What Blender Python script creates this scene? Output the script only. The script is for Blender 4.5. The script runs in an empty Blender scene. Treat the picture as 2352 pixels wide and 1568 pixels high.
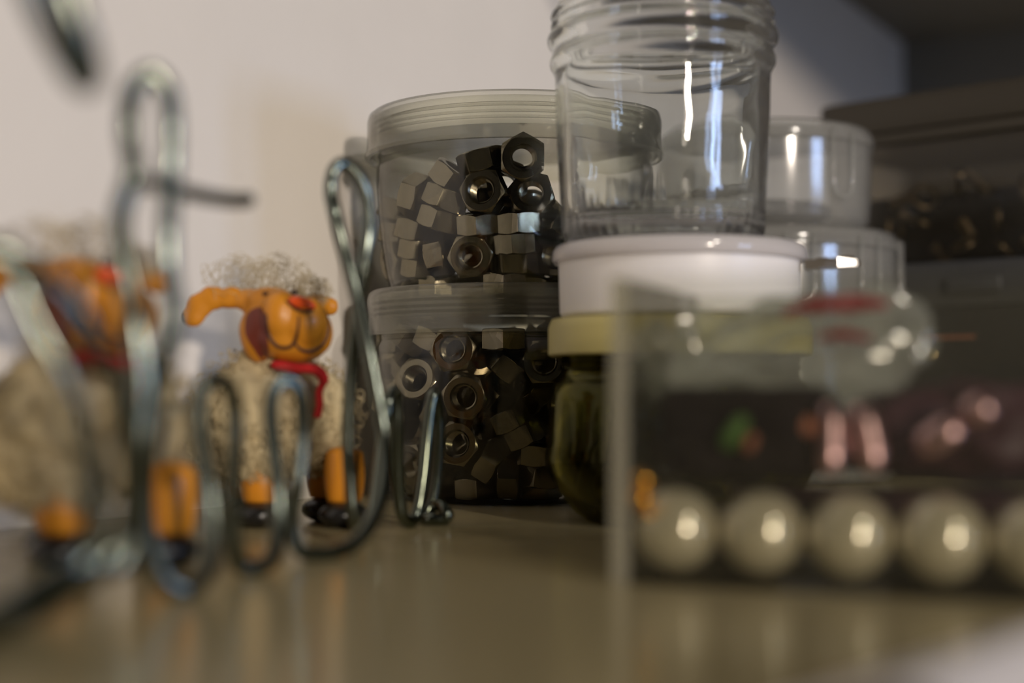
import bpy, bmesh, math, random
import numpy as np
from mathutils import Vector, Matrix, Quaternion, noise
from mathutils.bvhtree import BVHTree

random.seed(7)
C = bpy.context.scene.collection
SC = bpy.context.scene
MM = 0.001
F = 3400.0                    # focal length in pixels of the 2352 wide frame
EYE = 28.5                    # camera height above the shelf, mm
PITCH = math.atan(116.0 / F)

# ------------------------------------------------------------------ camera
cam_data = bpy.data.cameras.new('camera')
cam = bpy.data.objects.new('camera', cam_data)
C.objects.link(cam)
cam.location = (0, 0, EYE * MM)
cam.rotation_euler = (math.pi / 2 + PITCH, 0, 0)
cam_data.sensor_width = 36
cam_data.lens = F * 36 / 2352
cam_data.clip_start = 0.01
cam_data.clip_end = 20
cam_data.dof.use_dof = True
cam_data.dof.focus_distance = 0.366
cam_data.dof.aperture_fstop = 6.2
SC.camera = cam

# ------------------------------------------------------------------ world, lamps, exposure
w = bpy.data.worlds.new('room_light')
SC.world = w
w.use_nodes = True
nt = w.node_tree
bg = nt.nodes['Background']
# the dim room around the shelf: warm low down, cooler towards the window side (+x)
tc = nt.nodes.new('ShaderNodeTexCoord')
sep = nt.nodes.new('ShaderNodeSeparateXYZ')
nt.links.new(tc.outputs['Generated'], sep.inputs[0])
rmp = nt.nodes.new('ShaderNodeValToRGB')
rmp.color_ramp.elements[0].position = 0.0
rmp.color_ramp.elements[0].color = (0.105, 0.082, 0.040, 1)
rmp.color_ramp.elements[1].position = 1.0
rmp.color_ramp.elements[1].color = (0.065, 0.075, 0.105, 1)
mr = nt.nodes.new('ShaderNodeMapRange')
mr.inputs[1].default_value = -1
mr.inputs[2].default_value = 1
nt.links.new(sep.outputs[0], mr.inputs[0])
nt.links.new(mr.outputs[0], rmp.inputs[0])
nt.links.new(rmp.outputs[0], bg.inputs[0])
bg.inputs[1].default_value = 0.10

SC.view_settings.view_transform = 'Standard'
SC.view_settings.look = 'None'
SC.view_settings.gamma = 1
SC.view_settings.use_curve_mapping = False
SC.view_settings.exposure = 0.12
SC.cycles.transparent_max_bounces = 64
SC.cycles.max_bounces = 20
SC.cycles.transmission_bounces = 16


def area(name, az, el, dist, size, power, col, size_y=None, target=(0, 0.40, 0.03)):
    a, e = math.radians(az), math.radians(el)
    d = Vector((math.sin(a) * math.cos(e), -math.cos(a) * math.cos(e), math.sin(e)))
    ld = bpy.data.lights.new(name, 'AREA')
    ld.energy = power
    ld.color = col
    if size_y:
        ld.shape = 'RECTANGLE'
        ld.size = size
        ld.size_y = size_y
    else:
        ld.shape = 'DISK'
        ld.size = size
    o = bpy.data.objects.new(name, ld)
    C.objects.link(o)
    o.location = Vector(target) + d * dist
    o.rotation_euler = d.to_track_quat('Z', 'Y').to_euler()
    return o


area('table_lamp', 21, 6.9, 8.0, 0.50, 300, (1.0, 0.86, 0.72), target=(0, 0.40, 0.11))
area('ceiling_lamp', 31, 33, 1.8, 0.07, 8.0, (1.0, 0.90, 0.78), target=(0.04, 0.22, 0.01))
area('window_left_pane', 43, 2, 2.2, 0.14, 3.6, (0.45, 0.62, 1.0), 0.30, target=(0.1, 0.6, 0.2))
area('window_right_pane', 49, 2, 2.2, 0.14, 3.6, (0.45, 0.62, 1.0), 0.30, target=(0.1, 0.6, 0.2))


# ------------------------------------------------------------------ helpers
def P(px, py, d):
    """the point at depth d (mm, along the shelf) that stands at a pixel"""
    a = PITCH + math.atan((784 - py) / F)
    # exact: ray in camera space (x, y, -F) turned by the pitch
    cx, cy = px - 1176.0, 784.0 - py
    fy = F * math.cos(PITCH) - cy * math.sin(PITCH)
    fz = F * math.sin(PITCH) + cy * math.cos(PITCH)
    k = d / fy
    return Vector((cx * k, d, EYE + fz * k)) * MM


def obj(name, bm_or_me, mat, parent=None, smooth=True, angle=None):
    if isinstance(bm_or_me, bmesh.types.BMesh):
        me = bpy.data.meshes.new(name)
        bmesh.ops.recalc_face_normals(bm_or_me, faces=bm_or_me.faces)
        bm_or_me.to_mesh(me)
        bm_or_me.free()
    else:
        me = bm_or_me
    if smooth:
        for p in me.polygons:
            p.use_smooth = True
        if angle:
            me.set_sharp_from_angle(angle=math.radians(angle))
    if mat:
        me.materials.append(mat)
    o = bpy.data.objects.new(name, me)
    C.objects.link(o)
    if parent:
        o.parent = parent
    return o


def tag(o, label=None, cat=None, group=None, kind=None):
    if label:
        o['label'] = label
    if cat:
        o['category'] = cat
    if group:
        o['group'] = group
    if kind:
        o['kind'] = kind
    return o


def empty(name, loc, label, cat, group=None):
    o = bpy.data.objects.new(name, None)
    o.empty_display_size = 0.01
    C.objects.link(o)
    o.location = loc
    return tag(o, label, cat, group)


def copy_tree(o, parent=None):
    c = o.copy()
    C.objects.link(c)
    if parent:
        c.parent = parent
    for ch in [x for x in bpy.data.objects if x.parent is o]:
        copy_tree(ch, c)
    return c


def lathe(prof, seg=96, closed=False, rfun=None, bm=None, centre=(0, 0, 0)):
    """prof: (r, z) mm"""
    bm = bm or bmesh.new()
    rings = []
    for (r, z) in prof:
        if r < 1e-6:
            rings.append([bm.verts.new(((centre[0]) * MM, centre[1] * MM, (z + centre[2]) * MM))])
        else:
            ring = []
            for i in range(seg):
                a = 2 * math.pi * i / seg
                rr = r + (rfun(a, z, r) if rfun else 0)
                ring.append(bm.verts.new(((rr * math.cos(a) + centre[0]) * MM, (rr * math.sin(a) + centre[1]) * MM, (z + centre[2]) * MM)))
            rings.append(ring)
    n = len(rings)
    for k in range(n if closed else n - 1):
        a, b = rings[k], rings[(k + 1) % n]
        if len(a) == 1 and len(b) == 1:
            continue
        for i in range(seg):
            j = (i + 1) % seg
            if len(a) == 1:
                bm.faces.new((a[0], b[i], b[j]))
            elif len(b) == 1:
                bm.faces.new((a[i], a[j], b[0]))
            else:
                bm.faces.new((a[i], a[j], b[j], b[i]))
    return bm


def catmull(pts, n=8, closed=False):
    out = []
    N = len(pts)
    for i in range(N if closed else N - 1):
        p0 = pts[(i - 1) % N] if closed or i > 0 else pts[0]
        p1 = pts[i]
        p2 = pts[(i + 1) % N]
        p3 = pts[(i + 2) % N] if closed or i + 2 < N else pts[-1]
        for k in range(n):
            t = k / n
            t2, t3 = t * t, t * t * t
            out.append(0.5 * ((2 * p1) + (-p0 + p2) * t + (2 * p0 - 5 * p1 + 4 * p2 - p3) * t2 + (-p0 + 3 * p1 - 3 * p2 + p3) * t3))
    if not closed:
        out.append(pts[-1].copy())
    return out


def sweep(bm, pts, rad, seg=12, closed=False, ecc=1.0):
    """tube through pts (metres); rad a number or list, metres"""
    N = len(pts)
    tang = []
    for i in range(N):
        a = pts[(i - 1) % N] if (closed or i > 0) else pts[0]
        b = pts[(i + 1) % N] if (closed or i < N - 1) else pts[-1]
        t = (b - a)
        tang.append(t.normalized() if t.length > 1e-12 else (tang[-1] if tang else Vector((0, 0, 1))))
    up = Vector((0, 0, 1)) if abs(tang[0].z) < 0.9 else Vector((1, 0, 0))
    nrm = tang[0].cross(up).normalized()
    rings = []
    for i in range(N):
        if i > 0:
            q = tang[i - 1].rotation_difference(tang[i])
            nrm = (q @ nrm).normalized()
        b = tang[i].cross(nrm).normalized()
        r = rad[i] if isinstance(rad, (list, tuple)) else rad
        rings.append([bm.verts.new(pts[i] + (nrm * math.cos(2 * math.pi * k / seg) * r + b * math.sin(2 * math.pi * k / seg) * r * ecc)) for k in range(seg)])
    for i in range(N if closed else N - 1):
        a, b = rings[i], rings[(i + 1) % N]
        for k in range(seg):
            j = (k + 1) % seg
            bm.faces.new((a[k], a[j], b[j], b[k]))
    if not closed:
        bm.faces.new(rings[0])
        bm.faces.new(rings[-1][::-1])
    return bm


def box_bm(bm, lo, hi, M=None, bevel=0.0, seg=2):
    r = bmesh.ops.create_cube(bm, size=1)
    vs = r['verts']
    for v in vs:
        v.co = Vector([lo[i] + (v.co[i] + 0.5) * (hi[i] - lo[i]) for i in range(3)])
    if bevel > 0:
        es = list({e for v in vs for e in v.link_edges})
        rr = bmesh.ops.bevel(bm, geom=es, offset=bevel, segments=seg, affect='EDGES', profile=0.5)
        vs = list({v for f in rr['faces'] for v in f.verts} | {v for v in vs if v.is_valid})
    if M is not None:
        for v in vs:
            v.co = M @ v.co
    return bm


def ico(bm, c, r, sub=3, rot=None):
    res = bmesh.ops.create_icosphere(bm, subdivisions=sub, radius=1)
    for v in res['verts']:
        p = Vector((v.co.x * r[0], v.co.y * r[1], v.co.z * r[2]))
        if rot:
            p = rot @ p
        v.co = p + Vector(c)
    return res['verts']


# ------------------------------------------------------------------ materials
def mat(name, col, rough=0.5, metal=0.0, spec=0.5, noise_amt=0.0, noise_scale=300, bump=0.0, bump_scale=800, sub=0.0, coat=0.0, trans=0.0, ior=1.45, bump_dist=0.0002):
    m = bpy.data.materials.new(name)
    m.use_nodes = True
    t = m.node_tree
    b = t.nodes['Principled BSDF']
    b.inputs['Base Color'].default_value = (*col, 1)
    b.inputs['Roughness'].default_value = rough
    b.inputs['Metallic'].default_value = metal
    b.inputs['Specular IOR Level'].default_value = spec
    b.inputs['Coat Weight'].default_value = coat
    b.inputs['Transmission Weight'].default_value = trans
    b.inputs['IOR'].default_value = ior
    if sub:
        b.inputs['Subsurface Weight'].default_value = sub
        b.inputs['Subsurface Radius'].default_value = (0.004, 0.003, 0.002)
        b.inputs['Subsurface Scale'].default_value = 1.0
    if noise_amt or bump:
        co = t.nodes.new('ShaderNodeTexCoord')
    if noise_amt:
        n = t.nodes.new('ShaderNodeTexNoise')
        n.inputs['Scale'].default_value = noise_scale
        n.inputs['Detail'].default_value = 5
        t.links.new(co.outputs['Object'], n.inputs['Vector'])
        mx = t.nodes.new('ShaderNodeMix')
        mx.data_type = 'RGBA'
        mx.inputs[6].default_value = (*[c * (1 - noise_amt) for c in col], 1)
        mx.inputs[7].default_value = (*[min(1, c * (1 + noise_amt)) for c in col], 1)
        t.links.new(n.outputs['Fac'], mx.inputs[0])
        t.links.new(mx.outputs[2], b.inputs['Base Color'])
    if bump:
        n2 = t.nodes.new('ShaderNodeTexNoise')
        n2.inputs['Scale'].default_value = bump_scale
        n2.inputs['Detail'].default_value = 4
        t.links.new(co.outputs['Object'], n2.inputs['Vector'])
        bp = t.nodes.new('ShaderNodeBump')
        bp.inputs['Strength'].default_value = bump
        bp.inputs['Distance'].default_value = bump_dist
        t.links.new(n2.outputs['Fac'], bp.inputs['Height'])
        t.links.new(bp.outputs[0], b.inputs['Normal'])
    return m


def clear_plastic(name, tint=(0.9, 0.9, 0.88), haze=0.15, haze_col=(0.8, 0.78, 0.7), rough=0.12, fres=1.45, wave=0.0, wave_scale=300, edge_haze=0.0, gloss_max=1.0, edge_dark=1.0, curve=5.0):
    """a thin plastic wall: mostly clear, a little milky, glossy by Fresnel"""
    m = bpy.data.materials.new(name)
    m.use_nodes = True
    t = m.node_tree
    t.nodes.clear()
    out = t.nodes.new('ShaderNodeOutputMaterial')
    tr = t.nodes.new('ShaderNodeBsdfTransparent')
    tr.inputs[0].default_value = (*tint, 1)
    if edge_dark < 1:       # more plastic is crossed at a slant, so it swallows more light there
        lw1 = t.nodes.new('ShaderNodeLayerWeight')
        lw1.inputs[0].default_value = 0.5
        p1 = t.nodes.new('ShaderNodeMath')
        p1.operation = 'POWER'
        p1.inputs[1].default_value = 2.6
        t.links.new(lw1.outputs['Facing'], p1.inputs[0])
        cm = t.nodes.new('ShaderNodeMix')
        cm.data_type = 'RGBA'
        cm.inputs[6].default_value = (*tint, 1)
        cm.inputs[7].default_value = (tint[0] * edge_dark, tint[1] * edge_dark, tint[2] * edge_dark * 0.92, 1)
        t.links.new(p1.outputs[0], cm.inputs[0])
        t.links.new(cm.outputs[2], tr.inputs[0])
    df = t.nodes.new('ShaderNodeBsdfDiffuse')
    df.inputs[0].default_value = (*haze_col, 1)
    tl = t.nodes.new('ShaderNodeBsdfTranslucent')
    tl.inputs[0].default_value = (*haze_col, 1)
    m0 = t.nodes.new('ShaderNodeMixShader')
    m0.inputs[0].default_value = 0.5
    t.links.new(df.outputs[0], m0.inputs[1])
    t.links.new(tl.outputs[0], m0.inputs[2])
    m1 = t.nodes.new('ShaderNodeMixShader')
    if edge_haze > 0:
        lw0 = t.nodes.new('ShaderNodeLayerWeight')
        lw0.inputs[0].default_value = 0.35
        mm = t.nodes.new('ShaderNodeMapRange')
        mm.inputs[3].default_value = haze
        mm.inputs[4].default_value = min(1, haze + edge_haze)
        t.links.new(lw0.outputs['Facing'], mm.inputs[0])
        t.links.new(mm.outputs[0], m1.inputs[0])
    else:
        m1.inputs[0].default_value = haze
    t.links.new(tr.outputs[0], m1.inputs[1])
    t.links.new(m0.outputs[0], m1.inputs[2])
    gl = t.nodes.new('ShaderNodeBsdfGlossy')
    gl.inputs['Roughness'].default_value = rough
    # Schlick's curve from the facing angle, the same from both sides of the thin wall
    f0 = ((fres - 1) / (fres + 1)) ** 2
    lw = t.nodes.new('ShaderNodeLayerWeight')
    lw.inputs[0].default_value = 0.5
    pw = t.nodes.new('ShaderNodeMath')
    pw.operation = 'POWER'
    pw.inputs[1].default_value = curve
    t.links.new(lw.outputs['Facing'], pw.inputs[0])
    fr = t.nodes.new('ShaderNodeMath')
    fr.operation = 'MULTIPLY_ADD'
    fr.inputs[1].default_value = 1 - f0
    fr.inputs[2].default_value = f0
    t.links.new(pw.outputs[0], fr.inputs[0])
    m2 = t.nodes.new('ShaderNodeMixShader')
    if gloss_max < 1:
        mn = t.nodes.new('ShaderNodeMath')
        mn.operation = 'MINIMUM'
        mn.inputs[1].default_value = gloss_max
        t.links.new(fr.outputs[0], mn.inputs[0])
        t.links.new(mn.outputs[0], m2.inputs[0])
    else:
        t.links.new(fr.outputs[0], m2.inputs[0])
    t.links.new(m1.outputs[0], m2.inputs[1])
    t.links.new(gl.outputs[0], m2.inputs[2])
    if wave:
        co = t.nodes.new('ShaderNodeTexCoord')
        n2 = t.nodes.new('ShaderNodeTexNoise')
        n2.inputs['Scale'].default_value = wave_scale
        t.links.new(co.outputs['Object'], n2.inputs['Vector'])
        bp = t.nodes.new('ShaderNodeBump')
        bp.inputs['Strength'].default_value = wave
        bp.inputs['Distance'].default_value = 0.0003
        t.links.new(n2.outputs['Fac'], bp.inputs['Height'])
        t.links.new(bp.outputs[0], gl.inputs['Normal'])
    t.links.new(m2.outputs[0], out.inputs[0])
    return m


M = {}
M['panel'] = mat('white_melamine', (0.80, 0.76, 0.71), 0.42, spec=0.35, noise_amt=0.03, noise_scale=40, bump=0.35, bump_scale=1500, bump_dist=0.00004)
M['shelf'] = mat('shelf_melamine', (0.37, 0.31, 0.17), 0.20, spec=0.5, noise_amt=0.06, noise_scale=60, bump=0.25, bump_scale=700, bump_dist=0.00005)
M['steel'] = mat('nut_steel', (0.22, 0.195, 0.14), 0.20, metal=1.0, noise_amt=0.18, noise_scale=600, bump=0.35, bump_scale=2500, bump_dist=0.00003)
M['wire'] = mat('zinc_wire', (0.135, 0.155, 0.13), 0.18, metal=1.0, noise_amt=0.12, noise_scale=200)
M['jar'] = clear_plastic('jar_plastic', (0.985, 0.985, 0.97), 0.002, (0.75, 0.72, 0.55), 0.08, 1.45, wave=0.25, wave_scale=60, edge_haze=0.006, edge_dark=0.22)
M['jar_lid'] = clear_plastic('jar_lid_plastic', (0.97, 0.97, 0.93), 0.06, (0.88, 0.85, 0.74), 0.12, 1.45, edge_haze=0.08, edge_dark=0.15, curve=4.0)
M['tub'] = clear_plastic('tub_plastic', (0.96, 0.97, 0.97), 0.17, (0.80, 0.78, 0.74), 0.12, 1.48, edge_haze=0.12, edge_dark=0.5, curve=4.0)
M['acrylic'] = clear_plastic('clear_acrylic', (0.93, 0.93, 0.90), 0.02, (0.75, 0.72, 0.6), 0.05, 1.45, gloss_max=0.2, edge_dark=0.3)
M['acrylic_edge'] = clear_plastic('acrylic_edge', (0.95, 0.95, 0.9), 0.30, (0.80, 0.76, 0.62), 0.2, 1.45, gloss_max=0.3)
M['white'] = mat('white_plastic', (0.86, 0.83, 0.82), 0.35, sub=0.15)
M['tan'] = mat('cream_lid', (0.46, 0.40, 0.15), 0.42)
M['rubber'] = mat('black_rubber', (0.028, 0.027, 0.024), 0.5, noise_amt=0.3)
M['orange'] = mat('glazed_orange', (0.60, 0.235, 0.016), 0.38, noise_amt=0.12, noise_scale=120, coat=0.05, sub=0.1)
M['line'] = mat('brown_paint', (0.055, 0.018, 0.010), 0.5)
M['cheek_shade'] = mat('russet_cheek_shade', (0.16, 0.030, 0.018), 0.4)  # dark red of the cheek hollow with its shadow put into the colour
M['nose'] = mat('red_orange_glaze', (0.85, 0.10, 0.015), 0.35)
M['red'] = mat('red_felt', (0.45, 0.012, 0.012), 0.9)
M['hoof'] = mat('black_hoof', (0.012, 0.012, 0.012), 0.25)
M['wool'] = mat('cream_wool', (0.52, 0.43, 0.26), 0.95, spec=0.1, noise_amt=0.15, noise_scale=300)
M['pearl'] = mat('pearl', (0.66, 0.60, 0.44), 0.16, metal=0.3, spec=0.6, coat=1.0)
M['pearl'].node_tree.nodes['Principled BSDF'].inputs['Coat IOR'].default_value = 2.1
M['pearl'].node_tree.nodes['Principled BSDF'].inputs['Coat Roughness'].default_value = 0.10
M['gold'] = mat('gold_metal', (0.85, 0.42, 0.05), 0.22, metal=1.0)
M['plum'] = mat('plum_satin', (0.055, 0.022, 0.030), 0.55, bump=0.3, bump_scale=200)
M['velvet'] = mat('black_velvet', (0.014, 0.010, 0.011), 0.9, spec=0.1, bump=0.3, bump_scale=300)
M['mauve'] = mat('mauve_metal', (0.66, 0.42, 0.43), 0.33, metal=1.0)
M['leaf'] = mat('green_strip', (0.06, 0.14, 0.02), 0.5)
M['smoke'] = clear_plastic('smoked_plastic', (0.55, 0.52, 0.46), 0.12, (0.20, 0.17, 0.12), 0.2, 1.45)
M['brownlid'] = mat('dark_brown_lid', (0.055, 0.047, 0.035), 0.55)
M['slate'] = mat('slate_case', (0.05, 0.052, 0.058), 0.5, noise_amt=0.2)
M['black'] = mat('black_case', (0.013, 0.013, 0.014), 0.55, noise_amt=0.3)
M['copper'] = mat('copper_strip', (0.35, 0.13, 0.07), 0.45)
M['brass'] = mat('brass', (0.75, 0.55, 0.22), 0.2, metal=1.0)
M['card'] = mat('white_card', (0.85, 0.82, 0.84), 0.6)
M['screw'] = mat('dull_screw', (0.30, 0.24, 0.16), 0.35, metal=1.0)


def glass(name, col, rough=0.0, ior=1.46, haze=0.0):
    m = bpy.data.materials.new(name)
    m.use_nodes = True
    t = m.node_tree
    t.nodes.clear()
    out = t.nodes.new('ShaderNodeOutputMaterial')
    g = t.nodes.new('ShaderNodeBsdfGlass')
    g.inputs['Color'].default_value = (*col, 1)
    g.inputs['Roughness'].default_value = rough
    g.inputs['IOR'].default_value = ior
    co = t.nodes.new('ShaderNodeTexCoord')
    n2 = t.nodes.new('ShaderNodeTexNoise')
    n2.inputs['Scale'].default_value = 90
    n2.inputs['Detail'].default_value = 1
    t.links.new(co.outputs['Object'], n2.inputs['Vector'])
    bp = t.nodes.new('ShaderNodeBump')
    bp.inputs['Strength'].default_value = 0.35
    bp.inputs['Distance'].default_value = 0.0006
    t.links.new(n2.outputs['Fac'], bp.inputs['Height'])
    t.links.new(bp.outputs[0], g.inputs['Normal'])
    df = t.nodes.new('ShaderNodeBsdfTranslucent')
    df.inputs[0].default_value = (0.85, 0.82, 0.82, 1)
    mx = t.nodes.new('ShaderNodeMixShader')
    mx.inputs[0].default_value = haze
    t.links.new(g.outputs[0], mx.inputs[1])
    t.links.new(df.outputs[0], mx.inputs[2])
    t.links.new(mx.outputs[0], out.inputs[0])
    return m


M['glass'] = glass('jar_glass', (0.985, 0.995, 0.985), 0.02, haze=0.05)
M['glass_olive'] = glass('olive_jar_glass', (0.60, 0.58, 0.30), 0.03)

# ------------------------------------------------------------------ the setting: a melamine shelf compartment seen into its far corner
sdir = Vector((0.496, 0.868, 0))         # the side panel runs this way, away from the camera
bdir = Vector((0.868, -0.496, 0))        # the back panel runs this way
S0 = Vector((-40.4, 424.8, 0))


def S(t):
    return S0 + sdir * t


def slab(name, pts, lo, hi, m, kind='structure'):
    bm = bmesh.new()
    a = [bm.verts.new((p.x * MM, p.y * MM, lo * MM)) for p in pts]
    b = [bm.verts.new((p.x * MM, p.y * MM, hi * MM)) for p in pts]
    n = len(pts)
    for i in range(n):
        bm.faces.new((a[i], a[(i + 1) % n], b[(i + 1) % n], b[i]))
    bm.faces.new(a[::-1])
    bm.faces.new(b)
    o = obj(name, bm, m, smooth=False)
    return tag(o, kind=kind)


CEIL = 248.5
slab('wall_left', [S(-320), S(579), S(579) - bdir * 18, S(-320) - bdir * 18], -20, 600, M['panel'])
M['shaded_panel'] = mat('shade_toned_panel', (0.20, 0.19, 0.165), 0.6, noise_amt=0.12, noise_scale=200)  # back panel and ceiling coloured dark to stand for the compartment's shade
slab('wall_back', [S(579), S(579) + bdir * 1100, S(597) + bdir * 1100, S(597)], -20, 600, M['shaded_panel'])
slab('ceiling', [S(8), S(579), S(579) + bdir * 1100, S(8) + bdir * 1100], CEIL, CEIL + 18, M['shaded_panel'])
slab('floor', [S(-520), S(579), S(579) + bdir * 1100, S(-520) + bdir * 1100], -20, 0, M['shelf'])
# ------------------------------------------------------------------ nuts
AF, TH = 5.3, 5.5      # half width across flats, thickness (mm)


def nut_mesh():
    seg = 72
    h = TH / 2
    bm = bmesh.new()

    def hexr(a):
        x = (a + math.pi / 6) % (math.pi / 3) - math.pi / 6
        return AF / math.cos(x)
    levels = []          # (z, fn radius)
    def cone(dz):
        return 5.05 + dz / math.tan(math.radians(27))
    outs = []
    for dz in (0.0, 0.12, 0.25, 0.38, 0.52):
        outs.append((h - dz, dz))
    prof = []
    for z, dz in outs:
        prof.append(('o', z, dz))
    for z, dz in reversed(outs):
        prof.append(('o', -z, dz))
    # inside: chamfer then thread
    inner = [(3.55, -h), (3.1, -h + 0.45)]
    z = -h + 0.6
    k = 0
    while z < h - 0.6:
        inner.append((2.72 if k % 2 else 3.1, z))
        z += 0.23
        k += 1
    inner += [(3.1, h - 0.45), (3.55, h)]
    rings = []
    for _, z, dz in prof:
        rings.append([bm.verts.new((min(hexr(2 * math.pi * i / seg), cone(dz)) * math.cos(2 * math.pi * i / seg) * MM,
                                    min(hexr(2 * math.pi * i / seg), cone(dz)) * math.sin(2 * math.pi * i / seg) * MM, z * MM)) for i in range(seg)])
    for r, z in inner:
        sl = 0.46 / (2 * math.pi)
        rings.append([bm.verts.new((r * math.cos(2 * math.pi * i / seg) * MM, r * math.sin(2 * math.pi * i / seg) * MM,
                                    z * MM)) for i in range(seg)])
    n = len(rings)
    for k in range(n):
        a, b = rings[k], rings[(k + 1) % n]
        for i in range(seg):
            j = (i + 1) % seg
            bm.faces.new((a[i], a[j], b[j], b[i]))
    me = bpy.data.meshes.new('steel_hex_nut')
    bmesh.ops.recalc_face_normals(bm, faces=bm.faces)
    bm.to_mesh(me)
    bm.free()
    for p in me.polygons:
        p.use_smooth = True
    me.set_sharp_from_angle(angle=math.radians(17))
    me.materials.append(M['steel'])
    return me


def view(v):       # (right, up, towards the camera) -> world
    return Vector((v[0], -v[2], v[1]))


def frame(A, Fv):
    z = view(A).normalized()
    x = view(Fv)
    x = (x - z * x.dot(z)).normalized()
    y = z.cross(x)
    return Matrix((x, y, z)).transposed()


JC = (0.5, 400.0)        # centre of the two stacked nut jars
Z2 = 47.6                # the upper jar stands this high (mm)
UP = 'in the upper plastic jar'
LO = 'in the lower plastic jar'
# px, py, axis, flat normal, extra depth, label
upper = [
 (1199, 365, (0.05, -0.05, 1), (1, 0, 0), 0, 'nut on edge at the top of the upper pile, wall showing through its hole'),
 (1201, 360, (0.02, 0.06, 1), (1, 0, 0), 6.5, 'nut peeking out behind the see-through topmost nut of the upper jar'),
 (1105, 369, (-0.25, 0.95, 0.1), (-0.1, 0, 1), 0, 'dark nut lying on its face, tilted up rightwards, left of the see-through topmost nut'),
 (1113, 441, (-0.28, 0.05, 0.95), (0.1, 1, 0), 0, 'forward-facing nut with dark round hole below the tilted dark nut, upper jar'),
 (1222, 446, (-0.08, 0.1, 1), (0.95, 0.3, 0), 0, 'brightest nut of the upper jar, pale ring face turned forward beside the shiny jar seam'),
 (1036, 407, (0.55, 0.75, 0.25), (-0.5, 0.0, 0.85), 1, 'nut leaning right, top hole showing, highest on the left slope of the upper pile'),
 (1024, 458, (0.38, 0.92, 0.1), (-0.62, 0.15, 0.75), 0, 'upper one of two parallel tilted nuts on the left slope of the upper pile'),
 (1012, 503, (0.32, 0.93, 0.15), (-0.62, 0.15, 0.75), 0, 'lower one of two parallel tilted nuts on the left slope of the upper pile'),
 (958, 451, (0.80, -0.30, 0.42), (-0.45, -0.1, 0.85), 0, 'nut tipped right with its dark hole side in shade, top left of the upper pile'),
 (906, 491, (0.42, 0.9, 0), (-0.3, 0.1, 0.95), 2, 'leftmost high nut of the upper jar, a tilted beige face near the plastic wall'),
 (905, 537, (0.1, 0.97, 0.1), (-0.4, 0, 0.9), 2, 'small lit nut against the left wall of the upper jar, below the tilted beige one'),
 (952, 531, (0.25, 0.95, 0.1), (0.60, -0.15, 0.75), 0, 'nut with a bright white facet in the left half of the upper jar'),
 (966, 574, (0.15, 0.97, 0.1), (0.30, 0, 0.95), 0, 'flat lying nut right below the one with the white facet, upper jar'),
 (907, 600, (-0.85, -0.1, 0.42), (0.1, 1, 0), 2, 'nut on edge pressing its ring face to the lower left wall of the upper jar'),
 (972, 615, (0.12, 0.98, 0.1), (0.25, 0, 0.95), 0, 'flat lying nut low on the left of the upper pile, just above the lower lid'),
 (1012, 586, (0.9, 0.15, 0.33), (-0.33, -0.1, 0.95), 1, 'nut on edge with square lit side, left of the big forward-facing nut, upper jar'),
 (1083, 586, (-0.12, -0.1, 1), (-0.1, 1, 0), 0, 'big forward-facing nut with bright threads in the lower middle of the upper jar'),
 (1100, 511, (-0.05, 0.97, 0.2), (0.40, -0.1, 0.9), 0, 'dark flat lying nut between the two forward-facing nuts of the upper jar'),
 (1194, 515, (-0.05, 1, 0.05), (0.42, 0, 0.93), 1, 'topmost of three flat nuts stacked under the pale ring nut, upper jar'),
 (1187, 557, (-0.07, 0.98, 0.1), (0.30, 0, 0.95), 0, 'middle of three flat nuts stacked under the pale ring nut, upper jar'),
 (1182, 604, (0, 1, 0.1), (0, -0.1, 1), 1, 'bottom one of three flat nuts stacked under the pale ring nut, upper jar'),
 (1284, 585, (-0.35, 0, 0.93), (0.2, 1, 0), 0, 'nut facing forward half hidden by the foot of the glass jar, upper plastic jar'),
 (1263, 515, (-0.6, 0.5, 0.5), (0.8, 0.5, 0), 4, 'dark nut with a golden glint beside the left edge of the glass jar'),
 (1112, 440, (0.1, 0.9, 0.3), (0.3, 0.1, 0.9), 10, 'nut filling the view through the hole of the upper forward-facing nut, upper jar'),
 (1228, 478, (0.3, 0.6, 0.6), (0.9, 0.1, 0), 9, 'nut lying dark behind the pale ring nut of the upper jar'),
 (1160, 418, (0.1, 0.35, 0.93), (0.3, 0.9, 0), 9, 'nut whose curved rim shows behind the upper forward-facing nut, upper jar'),
 (1133, 555, (0.6, 0.1, 0.7), (0.3, 0.9, 0), 8, 'nut showing a lit edge behind the big bright-threaded nut, upper jar'),
 (1012, 652, (0, 1, 0.05), (0.3, 0, 1), 2, 'bottom-layer nut of the upper jar, its top just above the lower lid near the left'),
 (1095, 656, (0.05, 0.9, 0.4), (-0.3, 0, 1), 2, 'bottom-layer nut of the upper jar, directly under the big bright-threaded nut'),
 (1160, 653, (0, 1, 0.1), (0.5, 0, 1), 3, 'bottom-layer nut of the upper jar, its rim below the stack of three flat nuts'),
 (1226, 655, (0.1, 0.95, 0.1), (0, 0, 1), 2, 'bottom-layer nut of the upper jar, its rim left of the white tub'),
]
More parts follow.
